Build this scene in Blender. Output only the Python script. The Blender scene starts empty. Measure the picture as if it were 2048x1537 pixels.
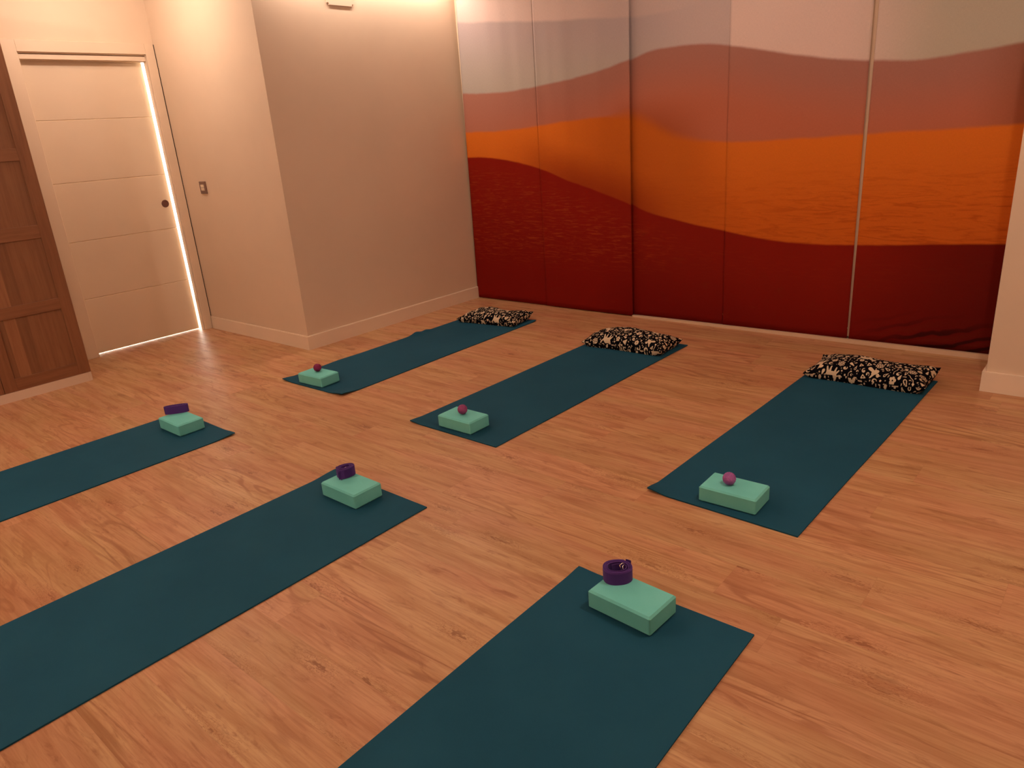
import bpy, bmesh, math, random
import numpy as np
from mathutils import Vector, Matrix
random.seed(7)
SC = bpy.context.scene
COL = SC.collection
R = math.radians

# ------------------------------------------------------------------ helpers
def lin(r, g, b):
    def f(c):
        c /= 255
        return c/12.92 if c <= .04045 else ((c+.055)/1.055)**2.4
    return (f(r), f(g), f(b), 1)

class NT:
    """small node-tree writer"""
    def __init__(s, name):
        s.m = bpy.data.materials.new(name); s.m.use_nodes = True
        s.t = s.m.node_tree; s.n = s.t.nodes; s.l = s.t.links
        s.b = s.n['Principled BSDF']
    def node(s, kind, **kw):
        n = s.n.new(kind)
        for k, v in kw.items(): setattr(n, k, v)
        return n
    def put(s, sock, v):
        if isinstance(v, bpy.types.NodeSocket): s.l.new(v, sock)
        elif v is not None: sock.default_value = v
    def math(s, op, a, b=None, c=None, clamp=False):
        n = s.node('ShaderNodeMath', operation=op, use_clamp=clamp)
        s.put(n.inputs[0], a); s.put(n.inputs[1], b); s.put(n.inputs[2], c)
        return n.outputs[0]
    def mix(s, f, a, b, blend='MIX'):
        n = s.node('ShaderNodeMix', data_type='RGBA', blend_type=blend)
        s.put(n.inputs[0], f); s.put(n.inputs[6], a); s.put(n.inputs[7], b)
        return n.outputs[2]
    def noise(s, vec, scale, detail=3, rough=.5, dist=0, dim='3D', w=None):
        n = s.node('ShaderNodeTexNoise', noise_dimensions=dim)
        s.put(n.inputs['Vector'], vec)
        n.inputs['Scale'].default_value = scale; n.inputs['Detail'].default_value = detail
        n.inputs['Roughness'].default_value = rough; n.inputs['Distortion'].default_value = dist
        return n.outputs['Fac']
    def ramp(s, f, stops, interp='LINEAR'):
        n = s.node('ShaderNodeValToRGB'); s.put(n.inputs[0], f)
        e = n.color_ramp.elements; n.color_ramp.interpolation = interp
        while len(e) < len(stops): e.new(.5)
        for k, (p, c) in enumerate(stops):
            e[k].position = p; e[k].color = c if len(c) == 4 else (*c, 1)
        return n.outputs[0]
    def mapr(s, v, a, b, c=0, d=1, smooth=True):
        n = s.node('ShaderNodeMapRange', interpolation_type='SMOOTHSTEP' if smooth else 'LINEAR')
        s.put(n.inputs[0], v)
        for k, x in zip((1, 2, 3, 4), (a, b, c, d)): s.put(n.inputs[k], x)
        return n.outputs[0]
    def comb(s, x, y, z):
        n = s.node('ShaderNodeCombineXYZ')
        s.put(n.inputs[0], x); s.put(n.inputs[1], y); s.put(n.inputs[2], z)
        return n.outputs[0]
    def sep(s, v):
        n = s.node('ShaderNodeSeparateXYZ'); s.put(n.inputs[0], v)
        return n.outputs[0], n.outputs[1], n.outputs[2]
    def coord(s, which='Object'):
        return s.node('ShaderNodeTexCoord').outputs[which]
    def scale(s, v, sc, loc=(0, 0, 0)):
        n = s.node('ShaderNodeMapping'); s.put(n.inputs[0], v)
        n.inputs['Scale'].default_value = sc; n.inputs['Location'].default_value = loc
        return n.outputs[0]
    def bump(s, h, strength=.3, dist=.001):
        n = s.node('ShaderNodeBump'); s.put(n.inputs['Height'], h)
        n.inputs['Strength'].default_value = strength; n.inputs['Distance'].default_value = dist
        s.l.new(n.outputs[0], s.b.inputs['Normal'])
    def fin(s, col=None, rough=.6, spec=.4, metal=0, sheen=0):
        s.put(s.b.inputs['Base Color'], col); s.put(s.b.inputs['Roughness'], rough)
        s.b.inputs['Specular IOR Level'].default_value = spec
        s.b.inputs['Metallic'].default_value = metal
        if sheen: s.b.inputs['Sheen Weight'].default_value = sheen
        return s.m

def mesh_obj(name, verts, faces, mat, parent=None, smooth=False, loc=None):
    me = bpy.data.meshes.new(name); me.from_pydata([tuple(v) for v in verts], [], faces)
    me.update(); me.materials.append(mat)
    if smooth: me.polygons.foreach_set('use_smooth', [True]*len(me.polygons))
    o = bpy.data.objects.new(name, me); COL.objects.link(o)
    if loc: o.location = loc
    if parent: o.parent = parent
    return o

def bm_obj(name, bm, mat, parent=None, smooth=False, loc=None):
    bmesh.ops.recalc_face_normals(bm, faces=bm.faces)
    me = bpy.data.meshes.new(name); bm.to_mesh(me); bm.free(); me.materials.append(mat)
    if smooth: me.polygons.foreach_set('use_smooth', [True]*len(me.polygons))
    o = bpy.data.objects.new(name, me); COL.objects.link(o)
    if loc: o.location = loc
    if parent: o.parent = parent
    return o

def add_box(bm, x0, x1, y0, y1, z0, z1, bev=0, seg=1):
    r = bmesh.ops.create_cube(bm, size=1)
    vs = r['verts']
    for v in vs:
        v.co = Vector(((x0+x1)/2+v.co.x*(x1-x0), (y0+y1)/2+v.co.y*(y1-y0), (z0+z1)/2+v.co.z*(z1-z0)))
    if bev:
        es = list({e for v in vs for e in v.link_edges})
        bmesh.ops.bevel(bm, geom=es, offset=bev, segments=seg, profile=.5, affect='EDGES')
    return vs

def box(name, x0, x1, y0, y1, z0, z1, mat, parent=None, bev=0, seg=1):
    bm = bmesh.new(); add_box(bm, x0, x1, y0, y1, z0, z1, bev, seg)
    return bm_obj(name, bm, mat, parent)

def tag(o, label, cat, group=None):
    o['label'] = label; o['category'] = cat
    if group: o['group'] = group
    return o
def empty(name, loc, label, cat, group=None, rz=0):
    o = bpy.data.objects.new(name, None); COL.objects.link(o)
    o.location = loc; o.rotation_euler = (0, 0, rz); o.empty_display_size = .05
    return tag(o, label, cat, group)
def struct(o):
    o['kind'] = 'structure'; return o
def copy_tree(o, parent=None):
    c = o.copy(); COL.objects.link(c); c.parent = parent
    for ch in list(o.children): copy_tree(ch, c)
    return c

# ------------------------------------------------------------------ materials
def wall_paint(name, col, rough=.75):
    t = NT(name); v = t.coord()
    n = t.noise(v, 1.3, 4, .55)
    c = t.mix(t.mapr(n, .3, .7), (*[x*.965 for x in col], 1), (*[min(1, x*1.03) for x in col], 1))
    t.bump(t.noise(v, 160, 3, .6), .12, .0006)
    return t.fin(c, rough, .25)
WALLC = (.80, .635, .475)
M_wall = wall_paint('painted_plaster', WALLC)
M_ceil = wall_paint('ceiling_paint', (.80, .66, .52))
M_trim = wall_paint('lacquered_trim', (.80, .64, .48), .42)
M_base = wall_paint('skirting_paint', (.90, .75, .585), .4)
M_door = wall_paint('door_lacquer', (.79, .635, .475), .45)
M_hall = wall_paint('hall_white_paint', (.85, .85, .85))
M_blindrail = wall_paint('cream_rail', (.72, .52, .36), .4)
M_gap_shade = NT('dark_gap_shade').fin((.03, .015, .01, 1), .8)  # dark colour standing in for shade in the jamb gap

def floor_mat():
    t = NT('wood_look_vinyl_planks'); v = t.coord()
    x, y, z = t.sep(v)
    PW, PL = .182, 1.22
    row = t.math('FLOOR', t.math('DIVIDE', y, PW))
    wn = t.node('ShaderNodeTexWhiteNoise', noise_dimensions='1D'); t.put(wn.inputs['W'], row)
    xs = t.math('ADD', x, t.math('MULTIPLY', wn.outputs[0], PL))
    colm = t.math('FLOOR', t.math('DIVIDE', xs, PL))
    wn2 = t.node('ShaderNodeTexWhiteNoise', noise_dimensions='2D')
    t.put(wn2.inputs['Vector'], t.comb(row, colm, 0))
    rnd = wn2.outputs[0]
    rr, rg, rb = t.sep(wn2.outputs[1])
    # local plank coordinates with a random shift per plank
    px = t.math('ADD', x, t.math('MULTIPLY', rr, 37.0)); py = t.math('ADD', y, t.math('MULTIPLY', rg, 23.0))
    P = t.comb(px, py, 0)
    # knots: few per plank, grain bends around them
    vor = t.node('ShaderNodeTexVoronoi', feature='F1', voronoi_dimensions='2D')
    dn_ = t.node('ShaderNodeTexNoise'); t.put(dn_.inputs['Vector'], t.scale(P, (7, 22, 1))); dn_.inputs['Detail'].default_value = 3
    vm = t.node('ShaderNodeVectorMath', operation='MULTIPLY_ADD'); t.put(vm.inputs[0], dn_.outputs['Color']); vm.inputs[1].default_value = (.34, .34, 0); t.put(vm.inputs[2], t.scale(P, (2.0, 6.6, 1)))
    t.put(vor.inputs['Vector'], vm.outputs[0]); vor.inputs['Scale'].default_value = 1
    kd = vor.outputs['Distance']
    kr, kg, kb = t.sep(vor.outputs['Color'])
    has = t.math('GREATER_THAN', kr, .50)
    infl = t.math('MULTIPLY', t.mapr(kd, .02, .36, 1, 0), has)
    # cathedral field: stretched noise turned into contour lines
    fld = t.noise(t.scale(P, (.9, 6.5, 1)), 1.0, 2, .45, .6)
    fld = t.math('ADD', fld, t.math('MULTIPLY', infl, .42))
    cont = t.math('SINE', t.math('MULTIPLY', fld, 62))
    cont = t.mapr(cont, .35, 1.0)
    fine = t.noise(t.scale(P, (5, 120, 1)), 1, 4, .65)
    mid = t.noise(t.scale(P, (2.0, 26, 1)), 1, 4, .6, .4)
    broad = t.noise(t.scale(P, (.9, 5, 1)), 1, 3, .55, .3)
    blot = t.noise(t.scale(P, (5.5, 24, 1)), 1, 5, .68, 1.0)
    dash = t.noise(t.scale(P, (11, 85, 1), (2, 7, 0)), 1, 3, .6, .3)
    base = t.mix(t.mapr(broad, .3, .72), (*FLC[0], 1), (*FLC[1], 1))
    base = t.mix(t.math('MULTIPLY', t.mapr(mid, .42, .68), .70), base, (*FLC[2], 1))
    base = t.mix(t.math('MULTIPLY', t.mapr(fine, .42, .66), .52), base, (*FLC[2], 1))
    # contour lines only in patches
    patch = t.mapr(t.noise(t.scale(P, (1.1, 3.2, 1), (5, 9, 0)), 1, 2, .5), .48, .68)
    base = t.mix(t.math('MULTIPLY', t.math('MULTIPLY', cont, t.math('MAXIMUM', t.math('MULTIPLY', patch, .85), infl)), .75), base, (*FLC[3], 1))
    # dark flecks and knots
    base = t.mix(t.math('MULTIPLY', t.mapr(blot, .52, .74), .70), base, (*FLC[3], 1))
    base = t.mix(t.math('MULTIPLY', t.math('MULTIPLY', t.mapr(dash, .60, .76), t.mapr(broad, .35, .6)), .55), base, (*FLC[4], 1))
    knot = t.math('MULTIPLY', t.mapr(t.math('ADD', kd, t.math('MULTIPLY', mid, .16)), .08, .20, 1, 0), has)
    base = t.mix(t.math('MULTIPLY', knot, .42), base, (*FLC[4], 1))
    hi = t.mapr(t.noise(t.scale(P, (3, 70, 1), (3, 1, 0)), 1, 3, .5), .60, .8)
    base = t.mix(t.math('MULTIPLY', hi, .35), base, (*FLC[5], 1))
    # plank tone
    g = t.mapr(rb, 0, 1, .955, 1.045, False)
    base = t.mix(1, base, t.comb(g, g, g), 'MULTIPLY')
    hue = t.noise(t.scale(P, (1.4, 4.5, 1), (11, 3, 0)), 1, 3, .5)
    base = t.mix(1, base, t.mix(t.mapr(hue, .36, .64), (1.0, .93, .93, 1), (1.0, 1.07, .98, 1)), 'MULTIPLY')
    # hairline joints
    fy = t.math('FRACT', t.math('DIVIDE', y, PW)); fx = t.math('FRACT', t.math('DIVIDE', xs, PL))
    ey = t.math('MINIMUM', fy, t.math('SUBTRACT', 1, fy)); ex = t.math('MINIMUM', fx, t.math('SUBTRACT', 1, fx))
    jy = t.mapr(ey, 0, .009, 1, 0); jx = t.mapr(ex, 0, .0014, 1, 0)
    j = t.math('MAXIMUM', jy, jx)
    base = t.mix(t.math('MULTIPLY', j, .15), base, (*FLC[4], 1))
    t.bump(t.math('SUBTRACT', t.math('MULTIPLY', fine, .6), j), .12, .0006)
    rgh = t.mapr(mid, .3, .7, .36, .46, False)
    return t.fin(base, rgh, .32)
FLC = [(.565, .302, .158), (.65, .383, .21), (.435, .20, .092), (.315, .118, .048), (.215, .072, .028), (.70, .42, .24)]
M_floor = floor_mat()

def mat_mat():
    t = NT('teal_foam_mat'); v = t.coord()
    n = t.noise(v, 2.2, 4, .6); f = t.noise(v, 420, 2, .6)
    c = t.mix(t.mapr(n, .3, .7), (.0105, .073, .127, 1), (.0135, .085, .144, 1))
    c = t.mix(t.math('MULTIPLY', t.mapr(f, .4, .7), .25), c, (.017, .108, .152, 1))
    t.bump(f, .35, .0008)
    return t.fin(c, .8, .12)
M_mat = mat_mat()
def foam():
    t = NT('mint_foam'); v = t.coord()
    f = t.noise(v, 260, 3, .7); g = t.noise(v, 9, 2, .5)
    c = t.mix(t.mapr(g, .3, .7), (.168, .66, .61, 1), (.192, .70, .65, 1))
    c = t.mix(t.math('MULTIPLY', t.mapr(f, .5, .75), .25), c, (.15, .57, .51, 1))
    t.bump(f, .3, .0007)
    return t.fin(c, .7, .25)
M_foam = foam()
def webbing():
    t = NT('purple_cotton_webbing'); v = t.coord('UV')
    w = t.node('ShaderNodeTexWave', wave_type='BANDS', bands_direction='DIAGONAL')
    t.put(w.inputs['Vector'], v); w.inputs['Scale'].default_value = 190
    c = t.mix(w.outputs['Fac'], (.066, .022, .165, 1), (.112, .041, .26, 1))
    t.bump(w.outputs['Fac'], .4, .0005)
    return t.fin(c, .85, .15, sheen=.1)
M_web = webbing()
M_metal = NT('brushed_nickel').fin((.75, .70, .66, 1), .25, .5, 1)
def ball_mat(name, a, b):
    t = NT(name); v = t.coord()
    n = t.noise(v, 60, 3, .6)
    c = t.mix(t.mapr(n, .35, .65), (*a, 1), (*b, 1))
    t.bump(t.noise(v, 140, 2, .5), .4, .001)
    return t.fin(c, .65, .3)
M_ball = {'A': ball_mat('plum_rubber', (.20, .012, .075), (.26, .018, .10)),
          'B': ball_mat('dusty_purple_rubber', (.27, .05, .17), (.34, .075, .22)),
          'C': ball_mat('pink_purple_rubber', (.33, .10, .33), (.42, .14, .42))}
M_plate = NT('grey_switch_plate').fin((.22, .13, .10, 1), .4, .5)
M_rocker = NT('cream_switch_rocker').fin((.85, .70, .52, 1), .35, .5)
M_pull = NT('shaded_nickel_pull').fin((.17, .075, .06, 1), .42, .5, .4)  # nickel pull, its shade put into this dark base colour
M_vent = NT('off_white_plate').fin((.80, .62, .47, 1), .4, .4)

def oak(name, a, b, c, vert=True):
    t = NT(name); v = t.coord()
    x, y, z = t.sep(v)
    # glued staves about 11 cm wide
    st = t.math('FLOOR', t.math('DIVIDE', y, .066))
    wn = t.node('ShaderNodeTexWhiteNoise', noise_dimensions='1D'); t.put(wn.inputs['W'], st)
    P = t.comb(x, y, t.math('ADD', z, t.math('MULTIPLY', wn.outputs[0], 9 if vert else 0)))
    sc = (1, 46, 2.2) if vert else (1, 2.2, 46)
    n = t.noise(t.scale(P, sc), 1, 4, .6, .3); f = t.noise(t.scale(P, tuple(k*3 for k in sc)), 1, 3, .6)
    col = t.mix(t.mapr(n, .35, .7), (*a, 1), (*b, 1))
    col = t.mix(t.math('MULTIPLY', t.mapr(f, .5, .75), .4), col, (*c, 1))
    if vert == 2:
        g = t.mapr(wn.outputs[0], 0, 1, .80, 1.2, False)
        col = t.mix(1, col, t.comb(g, g, g), 'MULTIPLY')
    t.bump(f, .15, .0006)
    return t.fin(col, .5, .35)
OA = ((.27, .115, .052), (.22, .090, .040), (.15, .057, .024))
M_oak_v = oak('oak_veneer_upright', *OA)
M_oak_h = oak('oak_veneer_level', *OA, vert=False)
M_oak_p = oak('oak_veneer_panel', (.29, .13, .060), (.24, .10, .046), (.175, .068, .029), vert=2)
M_plinth = wall_paint('plinth_foil', (.74, .58, .45), .5)

# printed dune picture: boundaries are curves over the wall length
B1 = [(-4.6, 1.222), (-4.482, 1.218), (-4.3, 1.212), (-4.126, 1.195), (-3.915, 1.158), (-3.688, 1.106), (-3.379, 1.0), (-3.152, .932), (-2.872, .840), (-2.768, .795), (-2.449, .722), (-2.151, .670), (-1.873, .627), (-1.583, .608), (-1.31, .613), (-.938, .631), (-.543, .651), (-.2, .66)]
B2 = [(-4.6, 1.42), (-4.498, 1.42), (-4.104, 1.412), (-3.665, 1.430), (-3.356, 1.447), (-3.0, 1.459), (-2.861, 1.458), (-2.72, 1.40), (-2.605, 1.334), (-2.40, 1.275), (-2.151, 1.245), (-1.807, 1.240), (-1.313, 1.25), (-.883, 1.254), (-.554, 1.26), (-.2, 1.265)]
B3 = [(-4.6, 1.74), (-4.516, 1.729), (-4.075, 1.700), (-3.693, 1.713), (-3.342, 1.735), (-2.855, 1.813), (-2.718, 1.845), (-2.532, 1.857), (-2.252, 1.835), (-2.021, 1.786), (-1.713, 1.712), (-1.428, 1.657), (-1.281, 1.636), (-1.043, 1.62), (-.813, 1.629), (-.607, 1.649), (-.2, 1.70)]
B4 = [(-4.6, 2.28), (-4.49, 2.260), (-4.025, 2.201), (-3.545, 2.142), (-3.11, 2.099), (-2.85, 2.069), (-2.679, 2.065), (-2.359, 2.086), (-1.9, 2.16), (-1.4, 2.32), (-.9, 2.5), (-.2, 2.6)]
def dune_print():
    t = NT('printed_dune_fabric'); uv = t.coord('UV'); x, z, _ = t.sep(uv)
    u = t.mapr(x, -4.6, -.2, 0, 1, False)
    def curve(pts):
        n = t.node('ShaderNodeFloatCurve'); t.put(n.inputs['Value'], u)
        c = n.mapping.curves[0]
        ps = [((a+4.6)/4.4, b/2.6) for a, b in pts]
        while len(c.points) < len(ps): c.points.new(.5, .5)
        for p, q in zip(c.points, ps): p.location = q
        n.mapping.update()
        return t.math('MULTIPLY', n.outputs[0], 2.6)
    h1, h2, h3, h4 = [curve(b) for b in (B1, B2, B3, B4)]
    wob = t.math('MULTIPLY', t.math('SUBTRACT', t.noise(t.scale(uv, (5, 5, 1)), 1, 5, .6), .5), .02)
    def below(h, soft, zz=z):
        d = t.math('SUBTRACT', t.math('ADD', h, wob), zz)
        return t.mapr(d, t.math('MULTIPLY', soft, -1) if not isinstance(soft, (int, float)) else -soft, soft)
    # sky: pinker on the left and middle, sandier to the right
    sky = t.mix(t.mapr(x, -1.5, -.9), (.80, .61, .54, 1), (.53, .48, .38, 1))
    sky = t.mix(t.mapr(x, -2.165, -2.13, 1, 0), sky, t.mix(t.mapr(x, -3.4, -2.9), (.72, .58, .54, 1), (.60, .48, .45, 1)))  # left end lightened, putting part of the strip's glow into the print
    haze = t.mix(t.mapr(t.math('SUBTRACT', h4, z), 0, .5), (.50, .42, .42, 1), (.50, .455, .40, 1))
    col = t.mix(t.math('MULTIPLY', below(h4, .014), t.mapr(x, -2.9, -2.25, 1, .0)), sky, haze)
    # rose dune
    d3 = t.math('SUBTRACT', h3, z)
    rose = t.mix(t.mapr(d3, 0, .42), (.42, .19, .145, 1), (.53, .165, .092, 1))
    rose = t.mix(t.math('MULTIPLY', t.mapr(x, -4.4, -3.4, 1, 0), .5), rose, (.50, .23, .16, 1))
    # brown flank on the third panel
    band = t.math('MULTIPLY', t.mapr(x, -3.1, -2.84), t.mapr(x, -2.75, -2.15, 1, 0))
    rose = t.mix(t.math('MULTIPLY', band, t.mapr(z, 1.25, 1.62, 1, 0)), rose, (.36, .075, .016, 1))
    rose = t.mix(t.mapr(x, -.85, -.45, 0, .55), rose, (.22, .065, .02, 1))
    col = t.mix(below(h3, .012), col, rose)
    # orange dune
    d2 = t.math('SUBTRACT', h2, z)
    rip = t.noise(t.scale(uv, (4.5, 34, 1)), 1, 4, .6, 1.6)
    rip2 = t.noise(t.scale(uv, (9, 85, 1)), 1, 3, .6, .9)
    org = t.mix(t.mapr(d2, 0, .5), (.75, .190, .021, 1), (.67, .148, .0150, 1))
    org = t.mix(t.math('MULTIPLY', t.math('MULTIPLY', t.mapr(rip, .45, .68), t.mapr(d2, .05, .5)), t.mapr(x, -2.9, -1.0, .15, .55)), org, (.40, .062, .006, 1))
    org = t.mix(t.math('MULTIPLY', t.mapr(rip2, .55, .75), .30), org, (.80, .20, .022, 1))
    midd = t.math('MULTIPLY', t.mapr(x, -3.6, -3.0), t.mapr(x, -2.5, -2.0, 1, 0))
    org = t.mix(t.math('MULTIPLY', midd, .5), org, (.42, .092, .012, 1))
    # soft red shade of the printed slope just above the dark crest
    sl = t.math('MULTIPLY', t.mapr(t.math('SUBTRACT', z, h1), 0, .30, 1, 0), t.math('MULTIPLY', t.mapr(x, -4.2, -3.3), t.mapr(x, -2.9, -2.4, 1, .15)))
    org = t.mix(t.math('MULTIPLY', sl, .8), org, (.30, .034, .006, 1))
    s2 = t.mapr(x, -2.95, -2.2, .012, .05)
    s2 = t.math('ADD', .012, t.math('MULTIPLY', band, .05))
    col = t.mix(t.mapr(t.math('DIVIDE', t.math('SUBTRACT', t.math('ADD', h2, wob), z), s2), -1, 1), col, org)
    # dark red dune in front
    d1 = t.math('SUBTRACT', h1, z)
    red = t.mix(t.mapr(d1, 0, .9), (.25, .0125, .0050, 1), (.150, .0048, .0026, 1))
    red = t.mix(t.mapr(x, -3.4, -2.6, .45, 0), red, (.30, .0125, .005, 1))
    streak = t.math('MULTIPLY', t.mapr(rip2, .49, .70), t.math('MULTIPLY', t.mapr(d1, .0, .22), t.mapr(z, .25, .55)))
    streak = t.math('MULTIPLY', streak, t.mapr(x, -3.0, -2.3, 1, .25))
    red = t.mix(t.math('MULTIPLY', streak, .72), red, (.36, .050, .010, 1))
    red = t.mix(t.math('MULTIPLY', t.mapr(t.noise(t.scale(uv, (7, 16, 1)), 1, 5, .6, .7), .6, .75), .30), red, (.20, .022, .006, 1))
    # broad ripples running up to the right at the lower right corner
    q = t.math('SUBTRACT', z, t.math('MULTIPLY', x, .30))
    wv = t.math('SINE', t.math('ADD', t.math('MULTIPLY', q, 88), t.math('MULTIPLY', t.noise(uv, 3.2, 3, .5), 13)))
    cor = t.math('MULTIPLY', t.mapr(x, -1.35, -.75), t.mapr(z, .08, .26, 1, 0))
    red = t.mix(t.math('MULTIPLY', cor, t.mapr(wv, .2, .9)), red, (.020, .002, .0015, 1))
    red = t.mix(t.math('MULTIPLY', t.math('MULTIPLY', cor, t.mapr(wv, -.2, -.9)), .35), red, (.20, .022, .006, 1))
    red = t.mix(t.mapr(x, -1.5, -.5, 0, .55), red, (.055, .0045, .003, 1))
    col = t.mix(t.mapr(t.math('ADD', d1, t.math('MULTIPLY', wob, .6)), -.008, .008), col, red)
    # woven thread
    wx = t.noise(t.scale(uv, (900, 60, 1)), 1, 1, .5); wy = t.noise(t.scale(uv, (60, 900, 1)), 1, 1, .5)
    th = t.mapr(t.math('ADD', wx, wy), .7, 1.3, .94, 1.06, False)
    col = t.mix(1, col, t.comb(th, th, th), 'MULTIPLY')
    t.bump(t.math('ADD', wx, wy), .15, .0005)
    return t.fin(col, .8, .08)
M_dune = dune_print()

# ------------------------------------------------------------------ the room
XL, YA, XS, YB = -5.92, 2.865, -4.505, 4.76     # door wall, alcove wall, side wall, wall behind the panels
XR, YR, ZC = 1.9, -1.9, 2.62
struct(box('floor', -8.2, XR+.15, YR-.15, YB+.15, -.1, 0, M_floor))
struct(box('ceiling', -8.2, XR+.15, YR-.15, YB+.15, ZC, ZC+.1, M_ceil))
# left wall with the door opening (opening y 1.925..2.805, z 0..2.145)
bm = bmesh.new()
add_box(bm, XL-.12, XL, YR-.15, 1.925, 0, ZC)
add_box(bm, XL-.12, XL, 1.925, YA, 2.145, ZC)
struct(bm_obj('wall_left', bm, M_wall))
struct(box('wall_alcove', XL-.12, XS, YA, YA+.12, 0, ZC, M_wall))
struct(box('wall_side', XS-.12, XS, YA+.12, YB+.15, 0, ZC, M_wall))
struct(box('wall_back', XS, XR+.15, YB, YB+.15, 0, ZC, M_wall))
struct(box('wall_right', XR, XR+.15, YR-.15, YB, 0, ZC, M_wall))
struct(box('wall_rear', XL, XR, YR-.15, YR, 0, ZC, M_wall))
struct(box('wall_pillar', -.485, .35, 4.13, YB, 0, ZC, M_wall, bev=.003))

def baseboard(name, x0, x1, y0, y1, face):
    """10 cm skirting, top edge eased; face = axis of the show side"""
    bm = bmesh.new(); add_box(bm, x0, x1, y0, y1, 0, .104)
    es = [e for e in bm.edges if all(v.co.z > .1 for v in e.verts)]
    bmesh.ops.bevel(bm, geom=es, offset=.0045, segments=2, affect='EDGES')
    return struct(bm_obj(name, bm, M_base))
baseboard('baseboard_alcove', -5.895, XS+.015, YA-.015, YA, 'y')
baseboard('baseboard_side', XS, XS+.015, YA, YB-.075, 'x')
bm = bmesh.new(); add_box(bm, -.50, .36, 4.115, 4.13, 0, .104); add_box(bm, -.50, -.485, 4.13, 4.64, 0, .104)
struct(bm_obj('baseboard_pillar', bm, M_base))
baseboard('baseboard_rear', XL, XR, YR, YR+.015, 'y')
baseboard('baseboard_right', XR-.015, XR, YR+.015, YB, 'x')
# low floor rail under the hanging panels
struct(box('trim_1', XS+.002, -2.872, 4.693, YB, 0, .030, M_blindrail, bev=.002))
V = [(x, y, z) for x, h in ((-2.871, .012), (-.487, .030)) for y in (4.660, YB-.002) for z in (0, h)]
struct(mesh_obj('trim_5', V, [(0, 4, 5, 1), (1, 5, 7, 3), (2, 3, 7, 6), (0, 1, 3, 2), (4, 6, 7, 5), (0, 2, 6, 4)], M_blindrail))
# cream strip added close behind the gap of the last two panels, catching light
struct(box('trim_4', -1.350, -1.268, 4.692, 4.706, .034, 2.559, M_blindrail, bev=.001))
# upright profile in the corner beside the first panel
struct(box('trim_2', XS+.001, XS+.044, 4.70, YB, .034, 2.56, M_trim, bev=.0015))
# headrail the panels run in, just under the ceiling
bm = bmesh.new()
add_box(bm, XS+.002, -.487, 4.60, YB, 2.56, ZC-.001)
struct(bm_obj('trim_3', bm, M_trim))

# ---- door
d = bpy.data.objects.new('door_1', None); COL.objects.link(d); d.location = (XL, 2.37, 0); struct(d)
d['label'] = 'cream sliding door with horizontal grooves, slid slightly open with white light in the gap'
def dpart(name, bm, mat, parent=d):
    o = bm_obj(name, bm, mat)
    o.parent = parent; o.matrix_parent_inverse = Matrix.Translation(-Vector((XL, 2.37, 0)))
    return o
bm = bmesh.new()
FX = XL+.014
add_box(bm, XL-.004, FX, 1.845, 1.930, 0, 2.212, .002)
add_box(bm, XL-.004, FX, 2.790, 2.858, 0, 2.212, .002)
add_box(bm, XL-.004, FX, 1.930, 2.790, 2.138, 2.212, .002)
# linings of the opening
add_box(bm, XL-.119, XL-.004, 1.925, 1.938, 0, 2.145)
add_box(bm, XL-.046, XL-.004, 2.786, YA-.0005, 0, 2.1445)
frame = dpart('door_frame', bm, M_trim)
bm = bmesh.new(); add_box(bm, XL-.003, FX-.004, 2.8582, 2.8645, .106, 2.208)
dpart('gap_shade_strip', bm, M_gap_shade)  # dark strip painted as the shade of the open gap beside the jamb
bm = bmesh.new()
add_box(bm, XL-.119, XL-.006, 1.938, 2.785, 2.131, 2.145)
add_box(bm, XL-.030, XL-.003, 1.938, 2.785, 2.094, 2.124, .0015)
add_box(bm, XL-.110, XL-.100, 1.938, 2.785, 2.094, 2.131)
add_box(bm, XL-.046, XL-.034, 1.938, 2.786, 2.088, 2.1445)  # board added to stop hall light leaking over the rail
rail = dpart('door_track_cover', bm, M_trim)
# leaf: five boards with V grooves between them, on one core
bm = bmesh.new()
LX0, LX1 = XL-.102, XL-.066
ly0, ly1 = 1.9385, 2.7745
zs = [.009, .430, .856, 1.274, 1.702, 2.128]
for a, b in zip(zs[:-1], zs[1:]):
    vs = add_box(bm, LX0+.004, LX1, ly0, ly1, a, b)
    es = [e for e in {e for v in vs for e in v.link_edges} if abs(e.verts[0].co.x-LX1) < 1e-5 and abs(e.verts[1].co.x-LX1) < 1e-5
          and abs(e.verts[0].co.z-e.verts[1].co.z) < 1e-5]
    bmesh.ops.bevel(bm, geom=es, offset=.0042, segments=1, affect='EDGES')
add_box(bm, LX0, LX0+.006, ly0, ly1, .009, 2.128)
leaf = dpart('door_leaf', bm, M_door)
# flush round pull
bm = bmesh.new()
prof = [(0, -.0005), (.021, -.0005), (.0225, .0015), (.0235, .0030), (.0275, .0030), (.0290, .0020), (.0295, 0.0)]
N = 40; ring = []
for r_, h_ in prof:
    ring.append([bm.verts.new((LX1+h_, 2.722+r_*math.cos(2*math.pi*k/N), 1.052+r_*math.sin(2*math.pi*k/N))) for k in range(N)] if r_ else None)
c0 = bm.verts.new((LX1-.0005+.0002, 2.722, 1.052))
for k in range(N): bm.faces.new((c0, ring[1][k], ring[1][(k+1) % N]))
for a, b in zip(ring[1:-1], ring[2:]):
    for k in range(N): bm.faces.new((a[k], b[k], b[(k+1) % N], a[(k+1) % N]))
bmesh.ops.translate(bm, verts=bm.verts, vec=(.0006, 0, 0))
ho = dpart('door_pull', bm, M_pull, leaf)
ho.matrix_parent_inverse = Matrix.Identity(4)
ho['label'] = 'round dark recessed finger pull'

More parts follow.
